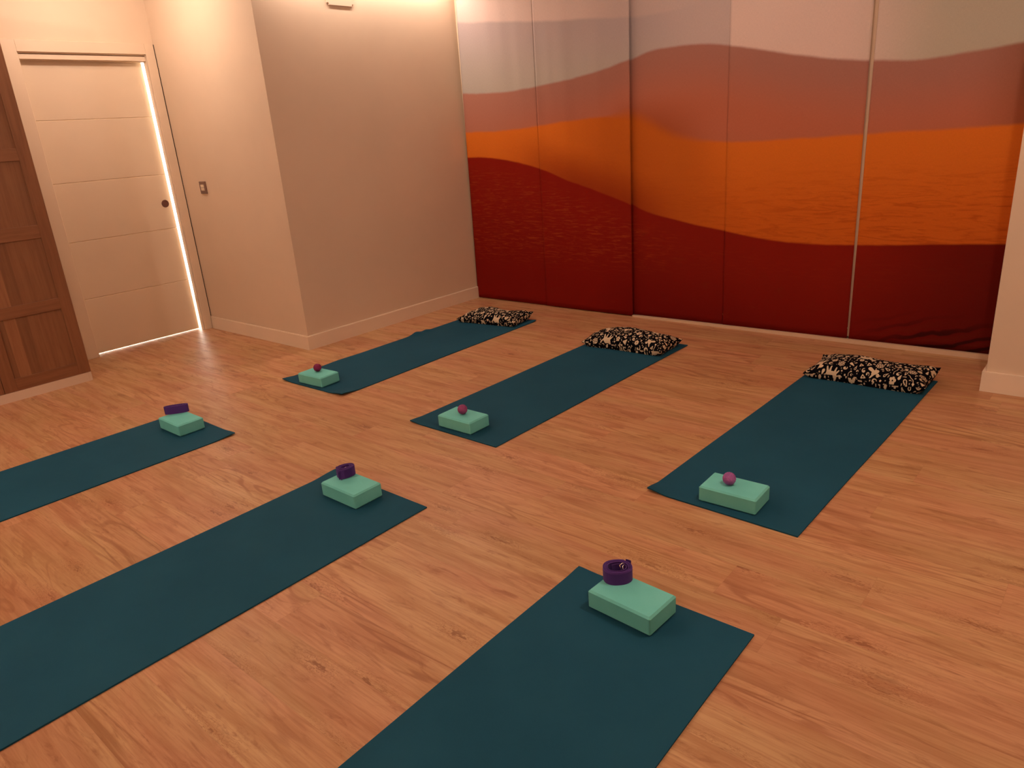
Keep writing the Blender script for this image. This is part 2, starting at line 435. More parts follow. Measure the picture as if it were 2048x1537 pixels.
# lit hall behind the door
struct(box('wall_hall', -8.2, -8.1, YR-.15, YB+.15, 0, ZC, M_hall))
struct(box('wall_hall_near', -8.1, XL-.12, .9, 1.0, 0, ZC, M_hall))
struct(box('wall_hall_far', -8.1, XL-.12, 3.5, 3.6, 0, ZC, M_hall))

# ---- wardrobe
wr = empty('wardrobe', (-5.6, .55, 0), 'tall oak wardrobe with framed doors on a pale plinth, cut by the left edge', 'wardrobe')
def wpart(name, bm, mat, parent=wr):
    o = bm_obj(name, bm, mat); o.parent = parent
    if parent is wr: o.matrix_parent_inverse = Matrix.Translation(-wr.location)
    return o
WX, WT, W1 = -5.312, 2.36, 1.660
bm = bmesh.new(); add_box(bm, XL+.002, WX-.022, -.40, W1-.001, .062, WT, .001)
wpart('carcass', bm, M_oak_v)
bm = bmesh.new(); add_box(bm, XL+.002, WX-.002, -.40, W1-.020, 0, .0605); add_box(bm, XL+.002, WX-.002, W1-.0195, W1-.001, 0, .0605)
wpart('plinth', bm, M_plinth)['label'] = 'pale cream plinth'
for k in range(4):
    y1 = W1-k*.517; y0 = y1-.514
    st = .072
    bm = bmesh.new()
    add_box(bm, WX-.020, WX, y0, y0+st, .062, WT-.002, .0012)
    add_box(bm, WX-.020, WX, y1-st, y1, .062, WT-.002, .0012)
    rails = [(.062, .141), (.517, .590), (.979, 1.060), (1.448, 1.520), (1.905, 1.975), (2.29, WT-.002)]
    df = wpart('wardrobe_door', bm, M_oak_v)
    for a, b in rails:
        bm = bmesh.new(); add_box(bm, WX-.020, WX-.0003, y0+st, y1-st, a, b, .0008)
        wpart('door_rail', bm, M_oak_h, df)
    for a, b in zip(rails[:-1], rails[1:]):
        bm = bmesh.new(); add_box(bm, WX-.018, WX-.0085, y0+st-.002, y1-st+.002, a[1]-.002, b[0]+.002)
        wpart('door_panel', bm, M_oak_p, df)

# ---- light switch
sw = empty('light_switch', (-5.588, YA, 1.16), 'small grey light switch with two cream rockers beside the door', 'light switch')
bm = bmesh.new(); add_box(bm, -.046, .046, -.010, 0, -.046, .046, .002, 2); bm_obj('switch_plate', bm, M_plate, sw)
for s in (-1, 1):
    bm = bmesh.new(); add_box(bm, -.0235, .0235, -.0135, -.009, .001 if s > 0 else -.0225, .0225 if s > 0 else -.001, .001)
    bm_obj('rocker', bm, M_rocker, sw)['label'] = 'cream rocker'
# ---- flat plate high on the side wall
bm = bmesh.new()
add_box(bm, XS, XS+.007, 3.443, 3.671, 2.308, 2.455)
es = [e for e in bm.edges if abs(e.verts[0].co.x-e.verts[1].co.x) > .005]
bmesh.ops.bevel(bm, geom=es, offset=.014, segments=5, affect='EDGES')
es = [e for e in bm.edges if all(v.co.x > XS+.006 for v in e.verts)]
bmesh.ops.bevel(bm, geom=es, offset=.002, segments=2, affect='EDGES')
tag(bm_obj('wall_plate', bm, M_vent), 'flat cream box high on the side wall, cut off by the top edge', 'wall box')

# ------------------------------------------------------------------ printed sliding panels
def fabric_panel(x0, x1, y, wav, xb0=None, xb1=None, bulge=0):
    """cloth hanging from the headrail; x edges may drift from top (x0,x1) to bottom (xb0,xb1)"""
    xb0 = x0 if xb0 is None else xb0; xb1 = x1 if xb1 is None else xb1
    nx, nz = 60, 60; T = .0016
    V, F, UV = [], [], []
    for side in (0, 1):
        for j in range(nz+1):
            f = j/nz
            for i in range(nx+1):
                s = i/nx
                xa = xb0+(x0-xb0)*f; xe = xb1+(x1-xb1)*f
                X = xa+(xe-xa)*s
                zb = (.006 if X < -2.87 and y < 4.68 else .014+(X+2.9)/2.4*.017)
                Z = zb+(2.58-zb)*f
                env = math.sin(math.pi*min(1, f*1.02))**.6 if f > 0 else 0
                Y = y+wav*env*(math.sin(X*19+1.1)+.5*math.sin(X*43+Z*.6))-bulge*env*(s**8)+T*side
                V.append((X, Y, Z)); UV.append((X, Z))
    n = (nx+1)*(nz+1); w = nx+1
    for j in range(nz):
        for i in range(nx):
            a = j*w+i
            F.append((a, a+1, a+1+w, a+w)); F.append((n+a, n+a+w, n+a+1+w, n+a+1))
    for j in range(nz):
        a = j*w; F.append((a, a+w, n+a+w, n+a)); a = j*w+nx; F.append((a, n+a, n+a+w, a+w))
    for i in range(nx):
        F.append((i, n+i, n+i+1, i+1)); a = nz*w+i; F.append((a, a+1, n+a+1, n+a))
    return V, F, UV, (xb0, xb1)
specs = [
 (-4.459, -3.692, 4.678, .0036, -4.499, -3.702, 0, 'leftmost printed dune panel, beside the bare side wall'),
 (-3.685, -2.856, 4.668, .0042, -3.703, -2.868, .010, 'second printed dune panel from the left, its right edge overlapping the next'),
 (-2.905, -2.146, 4.686, .0012, -2.910, -2.148, 0, 'middle printed dune panel of the five, its left edge in shadow'),
 (-2.150, -1.325, 4.680, .0008, -2.146, -1.314, 0, 'fourth printed dune panel from the left, left of the narrow bright gap'),
 (-1.294, -.300, 4.680, .0008, -1.303, -.310, 0, 'rightmost printed fabric panel, running behind the cream pillar'),
]
for k, (x0, x1, y, wav, xb0, xb1, bl, lab) in enumerate(specs):
    if k == 4: x1, xb1 = -.489, -.489
    root = empty('hanging_panel', ((x0+x1)/2, y, 0), lab, 'sliding panel', 'printed dune panels on the back wall')
    V, F, UV, _ = fabric_panel(x0, x1, y, wav, xb0, xb1, bl)
    cx = Vector(root.location)
    me = bpy.data.meshes.new('printed_fabric')
    me.from_pydata([(a-cx.x, b-cx.y, c) for a, b, c in V], [], F); me.update(); me.materials.append(M_dune)
    uvl = me.uv_layers.new(name='UVMap')
    li = np.zeros(len(me.loops), dtype=np.int32); me.loops.foreach_get('vertex_index', li)
    uvl.data.foreach_set('uv', np.array(UV, dtype=np.float32)[li].ravel())
    me.polygons.foreach_set('use_smooth', [True]*len(me.polygons))
    o = bpy.data.objects.new('printed_fabric', me); COL.objects.link(o); o.parent = root
    # weight bar pocket behind the hem and its end cap
    if k in (2, 3):
        bm = bmesh.new(); add_box(bm, xb1-cx.x-.002, xb1-cx.x+.0015, -.001, .0035, .088, .096)
        bm_obj('bar_end_cap', bm, M_metal, root)['label'] = 'tiny bright metal end of the hem bar'
    bm = bmesh.new(); add_box(bm, xb0+.01-cx.x, xb1-.01-cx.x, .0022, .0052, .036, .09, .0008)
    bm_obj('hem_bar', bm, M_blindrail, root)

# ------------------------------------------------------------------ mats
MW, ML, MT = .61, 1.885, .005
def yoga_mat(lx, ly, rz, label, lifts=(), bumps=(), length=ML, headup=True):
    """grid slab; lifts=(u,v,height,radius) raise corners; local u 0..MW, v 0..length (sign by headup)"""
    nu, nv = 40, 124
    sgn = 1 if headup else -1
    V, F = [], []
    for side in (1, 0):
        for j in range(nv+1):
            for i in range(nu+1):
                u = MW*i/nu; v = length*j/nv
                # softened corners
                z = 0
                uu, vv = u, v
                for (cu, cv, h, rad) in lifts:
                    dd = math.hypot(u-cu, v-cv)/rad
                    if dd < 1: z += h*(1-dd)**2*(1+2*dd)*.9
                for (cu, cv, h, ru, rv) in bumps:
                    e = ((u-cu)/ru)**2+((v-cv)/rv)**2
                    z += h*math.exp(-e)
                # very light edge waviness
                eu = .0011*math.sin(v*5.3+lx*3)
                V.append((uu+eu, sgn*vv, z+MT*side))
    w = nu+1; n = w*(nv+1)
    for j in range(nv):
        for i in range(nu):
            a = j*w+i; F.append((a, a+1, a+1+w, a+w)); F.append((n+a, n+a+w, n+a+1+w, n+a+1))
    for j in range(nv):
        a = j*w; F.append((a, a+w, n+a+w, n+a)); a = j*w+nu; F.append((a, n+a, n+a+w, a+w))
    for i in range(nu):
        F.append((i, n+i, n+i+1, i+1)); a = nv*w+i; F.append((a, a+1, n+a+1, n+a))
    if sgn < 0: F = [f[::-1] for f in F]
    o = mesh_obj('yoga_mat', V, F, M_mat, loc=(lx, ly, .0004))
    o.rotation_euler = (0, 0, R(rz))
    return tag(o, label, 'yoga mat', 'teal yoga mats laid out on the floor')
L = ML
yoga_mat(-4.0524, 2.3392, .807, 'teal yoga mat nearest the side wall, with a ruffled left edge and a cushion',
         lifts=[(MW, 0, .015, .15), (0, 0, .009, .11), (MW, L, .007, .06)],
         bumps=[(0, 1.18, .017, .05, .05), (0, 1.28, .010, .04, .035), (0, .45, .004, .05, .12)])
yoga_mat(-2.7764, 2.2887, -.493, 'teal yoga mat in the middle of the far row, holding the dusty purple ball block',
         lifts=[(0, 0, .006, .10)])
yoga_mat(-1.3549, 2.2914, -1.532, 'teal yoga mat nearest the pillar, holding a cushion and a block with a ball',
         lifts=[(0, 0, .013, .10)])
yoga_mat(-4.0822, 1.6818, -.602, 'teal yoga mat running off the left edge, nearest the wardrobe',
         lifts=[(MW, 0, .009, .13)], headup=False)
yoga_mat(-2.6274, 1.6959, -.119, 'long teal yoga mat across the lower left, in the middle of the near row',
         lifts=[(0, 0, .010, .14)], headup=False)
yoga_mat(-1.2686, 1.6942, .533, 'largest looking teal yoga mat, at the bottom centre nearest the camera',
         lifts=[(0, 0, .004, .08)], headup=False)

# ------------------------------------------------------------------ blocks
BL, BW, BH = .2255, .1425, .0648
def block_mesh():
    bm = bmesh.new(); add_box(bm, -BL, 0, 0, BW, 0, BH)
    up = [e for e in bm.edges if abs(e.verts[0].co.z-e.verts[1].co.z) > .01]
    bmesh.ops.bevel(bm, geom=up, offset=.0055, segments=3, profile=.5, affect='EDGES')
    hor = [e for e in bm.edges if len(e.link_faces) == 2 and any(abs(f.normal.z) > .9 for f in e.link_faces) and not all(abs(f.normal.z) > .9 for f in e.link_faces)]
    bmesh.ops.bevel(bm, geom=hor, offset=.0062, segments=1, profile=.5, affect='EDGES')
    bm.edges.ensure_lookup_table()
    me = bpy.data.meshes.new('yoga_block'); bmesh.ops.recalc_face_normals(bm, faces=bm.faces); bm.to_mesh(me); bm.free()
    me.materials.append(M_foam); return me
bmsh = block_mesh()
first = None
for x, y, rz, lab in [
    (-3.6696, 2.3709, 3.174, 'mint foam block holding a dark plum ball, on the mat beside the side wall'),
    (-2.3659, 2.3198, .284, 'mint foam block holding a dusty purple ball, on the middle mat of the far row'),
    (-.9203, 2.328, 1.403, 'mint foam block holding a pink purple ball, on the mat toward the pillar'),
    (-3.6998, 1.4878, .215, 'mint foam block under the long flattened strap, on the mat near the wardrobe'),
    (-2.2468, 1.5136, -.167, 'mint foam block under the small tight strap roll, on the long lower left mat'),
    (-.8925, 1.5182, -3.263, 'nearest mint foam block, under the round open strap coil')]:
    if first is None:
        o = bpy.data.objects.new('yoga_block', bmsh); first = o
    else: o = first.copy()
    COL.objects.link(o)
    a = R(rz); u = Vector((math.cos(a), math.sin(a))); v = Vector((-math.sin(a), math.cos(a)))
    o.location = (x+.0012*u.x-.0012*v.x, y+.0012*u.y-.0012*v.y, MT+.0006); o.rotation_euler = (0, 0, a)
    tag(o, lab, 'yoga block', 'mint foam blocks on the mats')
ZT = MT+.0006+BH

# ------------------------------------------------------------------ balls: knobbly massage balls
def ball(name, x, y, mat, lab, r=.0255):
    bm = bmesh.new(); bmesh.ops.create_icosphere(bm, subdivisions=5, radius=r)
    dirs = []
    n = 150
    for k in range(n):
        ph = math.acos(1-2*(k+.5)/n); th = math.pi*(1+5**.5)*k
        dirs.append((math.cos(th)*math.sin(ph), math.sin(th)*math.sin(ph), math.cos(ph)))
    D = np.array(dirs)
    for v in bm.verts:
        nn = v.co.normalized(); dmax = float((D@np.array(nn)).max())
        ang = math.acos(min(1, dmax)); hgt = max(0, 1-(ang/.105)**2)
        v.co = nn*(r-.0009+.0011*hgt)
    o = bm_obj(name, bm, mat, smooth=True, loc=(x, y, ZT+r+.0001))
    return tag(o, lab, 'massage ball', 'massage balls on the far blocks')
ball('massage_ball', -3.7987, 2.4456, M_ball['A'], 'dark plum ball on the block nearest the side wall')
ball('massage_ball', -2.4811, 2.3930, M_ball['B'], 'dusty purple ball on the block of the middle far mat')
ball('massage_ball', -1.0529, 2.3923, M_ball['C'], 'pinkish purple ball on the block toward the pillar, largest of the balls')

# ------------------------------------------------------------------ straps
def ribbon(path, width, thick, closed=False, taper=None, tilt=None):
    """vertical band following a plan path; path = list of (x,y,zoff)"""
    V, F, UV = [], [], []
    n = len(path); s = 0
    for k, p in enumerate(path):
        a = Vector(path[max(0, k-1)][:2]); b = Vector(path[min(n-1, k+1)][:2])
        t = (b-a).normalized(); nrm = Vector((-t.y, t.x))
        if k: s += (Vector(p[:2])-Vector(path[k-1][:2])).length
        w = width
        for dz in (0, 1):
            for dn in (-.5, .5):
                tl = (tilt(k/n) if tilt else 0)*(dz)
                V.append((p[0]+nrm.x*(thick*dn+tl), p[1]+nrm.y*(thick*dn+tl), p[2]+w*dz)); UV.append((s, dz*w+dn*.001))
    for k in range(n-1):
        a = 4*k; b = a+4
        F += [(a, b, b+2, a+2), (a+1, a+3, b+3, b+1), (a+2, b+2, b+3, a+3), (a, a+1, b+1, b)]
    F += [(0, 2, 3, 1), (4*n-4, 4*n-3, 4*n-1, 4*n-2)]
    return V, F, UV
def coil_path(ax, ay, turns, pitch, power=2., rot=0, start=0, zj=.0008, seed=1, wob=.0):
    rs = random.Random(seed); ph = [rs.uniform(0, 6) for _ in range(4)]
    pts = []; N = int(turns*72)
    for k in range(N+1):
        th = start+2*math.pi*k/72
        sh = pitch*(k/72)
        c, s = math.cos(th), math.sin(th)
        a, b = ax-sh, ay-sh
        x = a*math.copysign(abs(c)**(2/power), c); y = b*math.copysign(abs(s)**(2/power), s)
        f = 1+wob*math.sin(3*th+ph[0]+k/72*.8)
        x, y = x*f, y*f
        pts.append((x*math.cos(rot)-y*math.sin(rot), x*math.sin(rot)+y*math.cos(rot), zj*(1+math.sin(th*.37+ph[1]))))
    return pts
def strap_mesh(path, width, thick, root, tilt=None):
    V, F, UV = ribbon(path, width, thick, tilt=tilt)
    o = mesh_obj('webbing', V, F, M_web, root)
    me = o.data; uvl = me.uv_layers.new(name='UVMap')
    li = np.zeros(len(me.loops), dtype=np.int32); me.loops.foreach_get('vertex_index', li)
    uvl.data.foreach_set('uv', np.array(UV, dtype=np.float32)[li].ravel())
    return o
def d_ring(root, loc, rot, w=.030, h=.022, r=.0016):
    """rounded D shaped wire ring"""
    pts = []
    for k in range(20):
        a = -math.pi/2+math.pi*k/19; pts.append((h*.55+h*.45*math.cos(a), w/2*math.sin(a)))
    pts += [(0, w/2), (0, -w/2)]
    bm = bmesh.new(); n = len(pts); rings = []
    for k in range(n):
        p = Vector((*pts[k], 0)); t = (Vector((*pts[(k+1) % n], 0))-Vector((*pts[k-1], 0))).normalized(); nn = Vector((-t.y, t.x, 0))
        rings.append([bm.verts.new(p+nn*r*math.cos(2*math.pi*q/8)+Vector((0, 0, r*math.sin(2*math.pi*q/8)))) for q in range(8)])
    for k in range(n):
        a, b = rings[k], rings[(k+1) % n]
        for q in range(8): bm.faces.new((a[q], a[(q+1) % 8], b[(q+1) % 8], b[q]))
    o = bm_obj('buckle_ring', bm, M_metal, root, smooth=True, loc=loc); o.rotation_euler = rot
    o['label'] = 'shiny metal ring'
    return o
G = 'purple straps rolled on the front blocks'
CAMDIR = math.atan2(1.62, -1.06)       # bearing from camera to the near strap
# near, open coil
s1 = empty('yoga_strap', (-1.0735, 1.6345, ZT+.0003), 'round open coil of purple strap with metal rings inside, on the nearest block', 'yoga strap', G, rz=math.atan2(.645, .761))
p = coil_path(.0468, .0405, 4.4, .0034, 2.25, 0, 1.0, .0006, 3, .012)
e = p[-1]
# the inner end drops into a smaller loose loop
inner = []
for k in range(60):
    th = 1.0+2*math.pi*4.4+2*math.pi*k/72
    f = k/59; c, s = math.cos(th), math.sin(th)
    a, b = (.0468-.0034*4.4)*(1-f)+.024*f, (.0405-.0034*4.4)*(1-f)+.014*f
    inner.append((a*c, b*s, .0006-.0*f))
strap_mesh(p+inner[1:], .0405, .0021, s1)
V, F, UV = ribbon([(.030+.0016*k, .0335-.0009*k-.00006*k*k, .004+.0002*k) for k in range(10)], .0405, .0018)
to = mesh_obj('strap_end', V, F, M_web, s1)
d_ring(s1, (.018, -.002, .026), (R(75), R(10), R(60)), .030, .020)
d_ring(s1, (.012, .003, .028), (R(70), R(-8), R(40)), .030, .020)
# middle, small tight roll, leaning
s2 = empty('yoga_strap', (-2.4245, 1.6140, ZT+.0003), 'small tight roll of purple strap with its end poking down, on the lower left block', 'yoga strap', G, rz=math.atan2(.645, .761)+.35)
p = coil_path(.0385, .0300, 6.6, .0030, 2.6, .25, 2.2, .0012, 8, .05)
strap_mesh(p, .0410, .0022, s2)
V, F, UV = ribbon([(-.034+.0062*k, -.0265-.0035*math.sin(k*.38)-.0006*k, .0004+.0013*k) for k in range(10)], .034, .0019)
mesh_obj('strap_end', V, F, M_web, s2)
V = [(-.0300, -.0290, .003), (-.0225, -.0325, .003), (-.0262, -.0395, .0002), (-.0300, -.0275, .006), (-.0225, -.0310, .006), (-.0262, -.0385, .0022)]
mesh_obj('strap_tip', V, [(0, 1, 2), (3, 5, 4), (0, 3, 4, 1), (1, 4, 5, 2), (2, 5, 3, 0)], M_web, s2)
d_ring(s2, (-.002, .002, .026), (R(80), 0, R(30)), .020, .014, .0015)
# far, flattened coil
s3 = empty('yoga_strap', (-3.9020, 1.5860, ZT+.0003), 'long flattened roll of purple strap on the block near the wardrobe', 'yoga strap', G, rz=math.atan2(.101, .072))
p = coil_path(.0640, .0195, 5.2, .0029, 2.5, 0, .4, .0008, 5, .01)
strap_mesh(p, .0425, .0021, s3)
d_ring(s3, (.036, .0, .033), (R(85), R(0), R(80)), .018, .014, .0014)

# ------------------------------------------------------------------ cushions
def pattern(seed, W=900, H=470):
    """black cloth with cream animals, blossoms, drops, curls and sprigs; returns HxW mask 0..1"""
    rs = random.Random(seed)
    img = np.zeros((H, W), np.float32); occ = np.zeros((H, W), bool)
    def disk(cx, cy, r, rx=1., rot=0):
        def f(X, Y):
            x, y = X-cx, Y-cy; c, s = math.cos(rot), math.sin(rot)
            x, y = x*c+y*s, -x*s+y*c
            return np.hypot(x/rx, y)-r
        return f
    def seg(ax, ay, bx, by, r0, r1):
        def f(X, Y):
            dx, dy = bx-ax, by-ay; L2 = dx*dx+dy*dy+1e-6
            t = np.clip(((X-ax)*dx+(Y-ay)*dy)/L2, 0, 1)
            return np.hypot(X-ax-t*dx, Y-ay-t*dy)-(r0+(r1-r0)*t)
        return f
    def uni(fs): return lambda X, Y: np.minimum.reduce([f(X, Y) for f in fs])
    def sub(a, b): return lambda X, Y: np.maximum(a(X, Y), -b(X, Y))
    def m_animal():
        k = 1.0
        return uni([disk(0, 0, 13, 1.5, .1), disk(-14, 5, 10, 1.2), seg(14, -4, 24, -22, 8, 5), disk(29, -25, 6.5, 1.6, .4), seg(24, -30, 22, -37, 2.5, 1.2),
                    seg(-18, 8, -27, 30, 5.5, 3), seg(-10, 10, -8, 31, 5, 3), seg(12, 6, 16, 29, 5, 2.6), seg(15, 2, 29, 20, 4.5, 2.4), seg(-24, 2, -36, -10, 3.2, 4)]), 40
    def m_bird():
        return uni([disk(0, 0, 10, 1.6, .5), disk(13, -12, 6.5), seg(17, -13, 25, -12, 3, .8), seg(-10, 4, -26, 16, 5, 8), seg(0, 4, -3, 20, 1.8, 1.5), seg(-2, -4, -16, -20, 6, 3)]), 30
    def m_flower(hole=True):
        n = rs.choice([5, 6, 8]); r = rs.uniform(7, 11)
        fs = [disk(r*math.cos(6.283*k/n), r*math.sin(6.283*k/n), r*.62) for k in range(n)]+[disk(0, 0, r)]
        f = uni(fs)
        if hole: f = sub(f, disk(0, 0, r*.34))
        return f, r*1.7
    def m_outflower():
        n = 6; r = 11
        fs = [sub(disk(r*math.cos(6.283*k/n), r*math.sin(6.283*k/n), r*.55), disk(r*math.cos(6.283*k/n), r*math.sin(6.283*k/n), r*.28)) for k in range(n)]
        return uni(fs+[disk(0, 0, 3)]), 18
    def m_drop(outline=None):
        L_ = rs.uniform(16, 24); w = L_*.34
        f = uni([disk(0, 0, w)]+[seg(0, 0, L_, 0, w, 1.2)])
        if outline or rs.random() < .6: f = sub(f, uni([disk(0, 0, w*.5), seg(0, 0, L_*.5, 0, w*.5, .6)]))
        return f, L_*.9
    def m_comma():
        r = rs.uniform(9, 16); a0 = rs.uniform(3.2, 4.6); fs = []
        for k in range(14):
            a = a0*k/14; b = a0*(k+1)/14; q = r*(1-.045*k); q2 = r*(1-.045*(k+1))
            fs.append(seg(q*math.cos(a), q*math.sin(a), q2*math.cos(b), q2*math.sin(b), 1.4+.28*k, 1.4+.28*(k+1)))
        return uni(fs), r*1.2
    def m_sprig():
        L_ = rs.uniform(26, 44); bend = rs.uniform(-.02, .02); fs = []; pts = [(x, bend*x*x) for x in np.linspace(-L_/2, L_/2, 9)]
        for a, b in zip(pts[:-1], pts[1:]): fs.append(seg(*a, *b, 1.3, 1.3))
        for k, (x, y) in enumerate(pts[1:]):
            for s in (-1, 1):
                fs.append(seg(x+1, y+s*3.5, x+6, y+s*11, 1.2, 2.6))
        return uni(fs), L_*.6
    def m_tri():
        s = rs.uniform(7, 11)
        f = uni([seg(-s, s*.6, s, s*.6, 2, 2), seg(-s, s*.6, 0, -s, 2, 2), seg(s, s*.6, 0, -s, 2, 2)]+([disk(0, 0, s*.6)] if rs.random() < .5 else []))
        return f, s*1.4
    def m_dot(): r = rs.uniform(3, 7); return (sub(disk(0, 0, r, 1.3), disk(0, 0, r*.3)) if r > 5 else disk(0, 0, r, rs.uniform(1, 1.8))), r*1.4
    def m_vine():
        fs = []; x, y, a = 0, 0, 0
        for k in range(10):
            a += rs.uniform(-.5, .5); nx_, ny_ = x+5*math.cos(a), y+5*math.sin(a)
            fs.append(seg(x, y, nx_, ny_, 1.2, 1.2)); x, y = nx_, ny_
        fs.append(disk(x, y, 4.5)); return uni(fs), 30
    def stamp(mk, cx, cy, rot, sc, flip, maxov):
        f, ext = mk; e = int(ext*sc*1.5)+6
        x0, x1, y0, y1 = max(0, int(cx-e)), min(W, int(cx+e)), max(0, int(cy-e)), min(H, int(cy+e))
        if x1-x0 < 4 or y1-y0 < 4: return False
        X, Y = np.meshgrid(np.arange(x0, x1), np.arange(y0, y1)); X = (X-cx)/sc; Y = (Y-cy)/sc
        c, s = math.cos(rot), math.sin(rot); X, Y = X*c+Y*s, -X*s+Y*c
        if flip: X = -X
        d = f(X, Y)*sc
        solid = d < 0; near = d < 3.4
        if not solid.any(): return False
        o = occ[y0:y1, x0:x1]
        if (o & near).sum() > maxov*near.sum(): return False
        img[y0:y1, x0:x1] = np.maximum(img[y0:y1, x0:x1]*(d > 2.4), np.clip(.5-d/1.6, 0, 1))
        occ[y0:y1, x0:x1] |= near
        return True
    k = 0
    for tries in range(60):
        if stamp(m_animal() if k % 2 == 0 else m_bird(), rs.uniform(50, W-50), rs.uniform(50, H-50), rs.uniform(-.4, .4), rs.uniform(1.35, 1.7), rs.random() < .5, 0): k += 1
        if k >= 6: break
    gens = [m_flower, m_flower, m_outflower, m_drop, m_drop, m_comma, m_comma, m_comma, m_sprig, m_tri, m_vine]
    for tries in range(1500):
        stamp(rs.choice(gens)(), rs.uniform(0, W), rs.uniform(0, H), rs.uniform(0, 6.283), rs.uniform(1.25, 1.75), rs.random() < .5, .0)
    for tries in range(2500):
        stamp(rs.choice([m_drop, m_comma, m_dot, m_dot, m_tri])(), rs.uniform(0, W), rs.uniform(0, H), rs.uniform(0, 6.283), rs.uniform(.6, 1.0), False, .0)
    for tries in range(900):
        stamp(m_dot(), rs.uniform(0, W), rs.uniform(0, H), rs.uniform(0, 6.283), rs.uniform(.45, .7), False, 0)
    return img
def cushion_mat():
    t = NT('black_and_cream_print')
    a = t.node('ShaderNodeVertexColor', layer_name='print')
    f = t.mapr(a.outputs[0], .35, .65)
    n = t.noise(t.coord(), 300, 2, .5)
    cream = t.mix(t.mapr(n, .3, .7), (.66, .53, .36, 1), (.76, .61, .42, 1))
    c = t.mix(f, (.0035, .0035, .006, 1), cream)
    t.bump(n, .2, .0005)
    return t.fin(c, .85, .05)
M_cush = cushion_mat()
def cushion(cx, cy, rz, a, b, H, label, seed, tips, squash=0.):
    """a,b half lengths; tips = heights of the four corners (left-near, right-near, right-far, left-far)"""
    img = pattern(seed); ih, iw = img.shape
    nu, nv = 420, 230
    rs = random.Random(seed); ph = [rs.uniform(0, 6) for _ in range(10)]
    U, Vv = np.meshgrid(np.linspace(-1, 1, nu+1), np.linspace(-1, 1, nv+1))
    au, av = np.abs(U), np.abs(Vv)
    # outline: sides pulled in between pointed corners
    X = a*U*(1-.055*(1-av**2.2)); Y = b*Vv*(1-.12*(1-au**2.4)*1.0)
    body = np.clip((1-au**3.2), 0, 1)**.55*np.clip((1-av**2.6), 0, 1)**.5
    wr_ = .0035*np.sin(U*16+Vv*5+ph[0])*(au**2)+.003*np.sin(Vv*13+U*7+ph[1])*(av**2)+.006*np.sin(U*4.4+ph[2])*np.cos(Vv*2.5+ph[3])+.0025*np.sin(U*27+ph[4])*(av**3)
    tipz = (tips[0]*(1-U)*(1-Vv)+tips[1]*(1+U)*(1-Vv)+tips[2]*(1+U)*(1+Vv)+tips[3]*(1-U)*(1+Vv))/4
    corner = (au*av)**3
    seam = .030+.006*np.sin(U*5+ph[5])*av+(tipz-.030)*corner
    top = seam+(H-.030)*body*(1+0)+wr_*np.clip(body*2.2, 0, 1)
    bot = np.maximum(seam-.034*np.clip(body*3.0, 0, 1), 0.0)
    bot = np.where(body > .35, 0.0, bot)
    # cloth length from the middle outward, so the print is not stretched on the flanks
    def arc(A_, B_, Z_, ax):
        d = np.sqrt(np.diff(A_, axis=ax)**2+np.diff(B_, axis=ax)**2+np.diff(Z_, axis=ax)**2)
        c = np.cumsum(d, axis=ax); c = np.concatenate([np.zeros_like(np.take(c, [0], axis=ax)), c], axis=ax)
        mid_ = c.shape[ax]//2
        return c-np.take(c, [mid_], axis=ax)
    smooth_top = seam+(H-.030)*body
    SU, SV = arc(X, Y, smooth_top, 1)*.5+X*.5, arc(X, Y, smooth_top, 0)
    # puffed sides: belly pushes outward a little above the seam line
    verts = np.concatenate([np.stack([X, Y, top], -1).reshape(-1, 3), np.stack([X, Y, np.minimum(bot, top)], -1).reshape(-1, 3)])
    w = nu+1; n = w*(nv+1)
    jj, ii = np.meshgrid(np.arange(nv), np.arange(nu), indexing='ij'); A = (jj*w+ii).ravel()
    quads = np.concatenate([np.stack([A, A+1, A+1+w, A+w], -1), n+np.stack([A, A+w, A+1+w, A+1], -1)])
    me = bpy.data.meshes.new('cushion')
    me.from_pydata(verts.tolist(), [], quads.tolist())
    me.update()
    me.materials.append(M_cush)
    co = np.zeros(len(me.vertices)*3, np.float32); me.vertices.foreach_get('co', co); co = co.reshape(-1, 3)
    px = np.clip(((SU/(2*a*1.12)+.5)*(iw-1)).astype(int), 0, iw-1).ravel()
    py = np.clip(((SV/(2*b*1.45)+.5)*(ih-1)).astype(int), 0, ih-1).ravel()
    px = np.concatenate([px, px]); py = np.concatenate([py, ih-1-py])
    vals = img[py, px]
    ca = me.color_attributes.new('print', 'FLOAT_COLOR', 'POINT')
    buf = np.ones((len(vals), 4), np.float32); buf[:, 0] = buf[:, 1] = buf[:, 2] = vals
    ca.data.foreach_set('color', buf.ravel())
    me.polygons.foreach_set('use_smooth', [True]*len(me.polygons))
    o = bpy.data.objects.new('cushion', me); COL.objects.link(o)
    o.location = (cx, cy, MT+.001); o.rotation_euler = (0, 0, R(rz))
    return tag(o, label, 'cushion', 'black and cream patterned cushions at the head of the mats')
cushion(-1.000, 4.040, -1.0, .305, .155, .100, 'black and cream cushion toward the pillar, on the mat nearest it', 11, (.030, .040, .062, .055))
cushion(-2.465, 3.985, 2.0, .298, .150, .106, 'black and cream cushion on the middle mat, plumpest of the three', 23, (.036, .034, .034, .045))
cushion(-3.775, 4.095, 7.5, .270, .150, .085, 'black and cream cushion in the far corner beside the side wall', 37, (.034, .030, .050, .05))

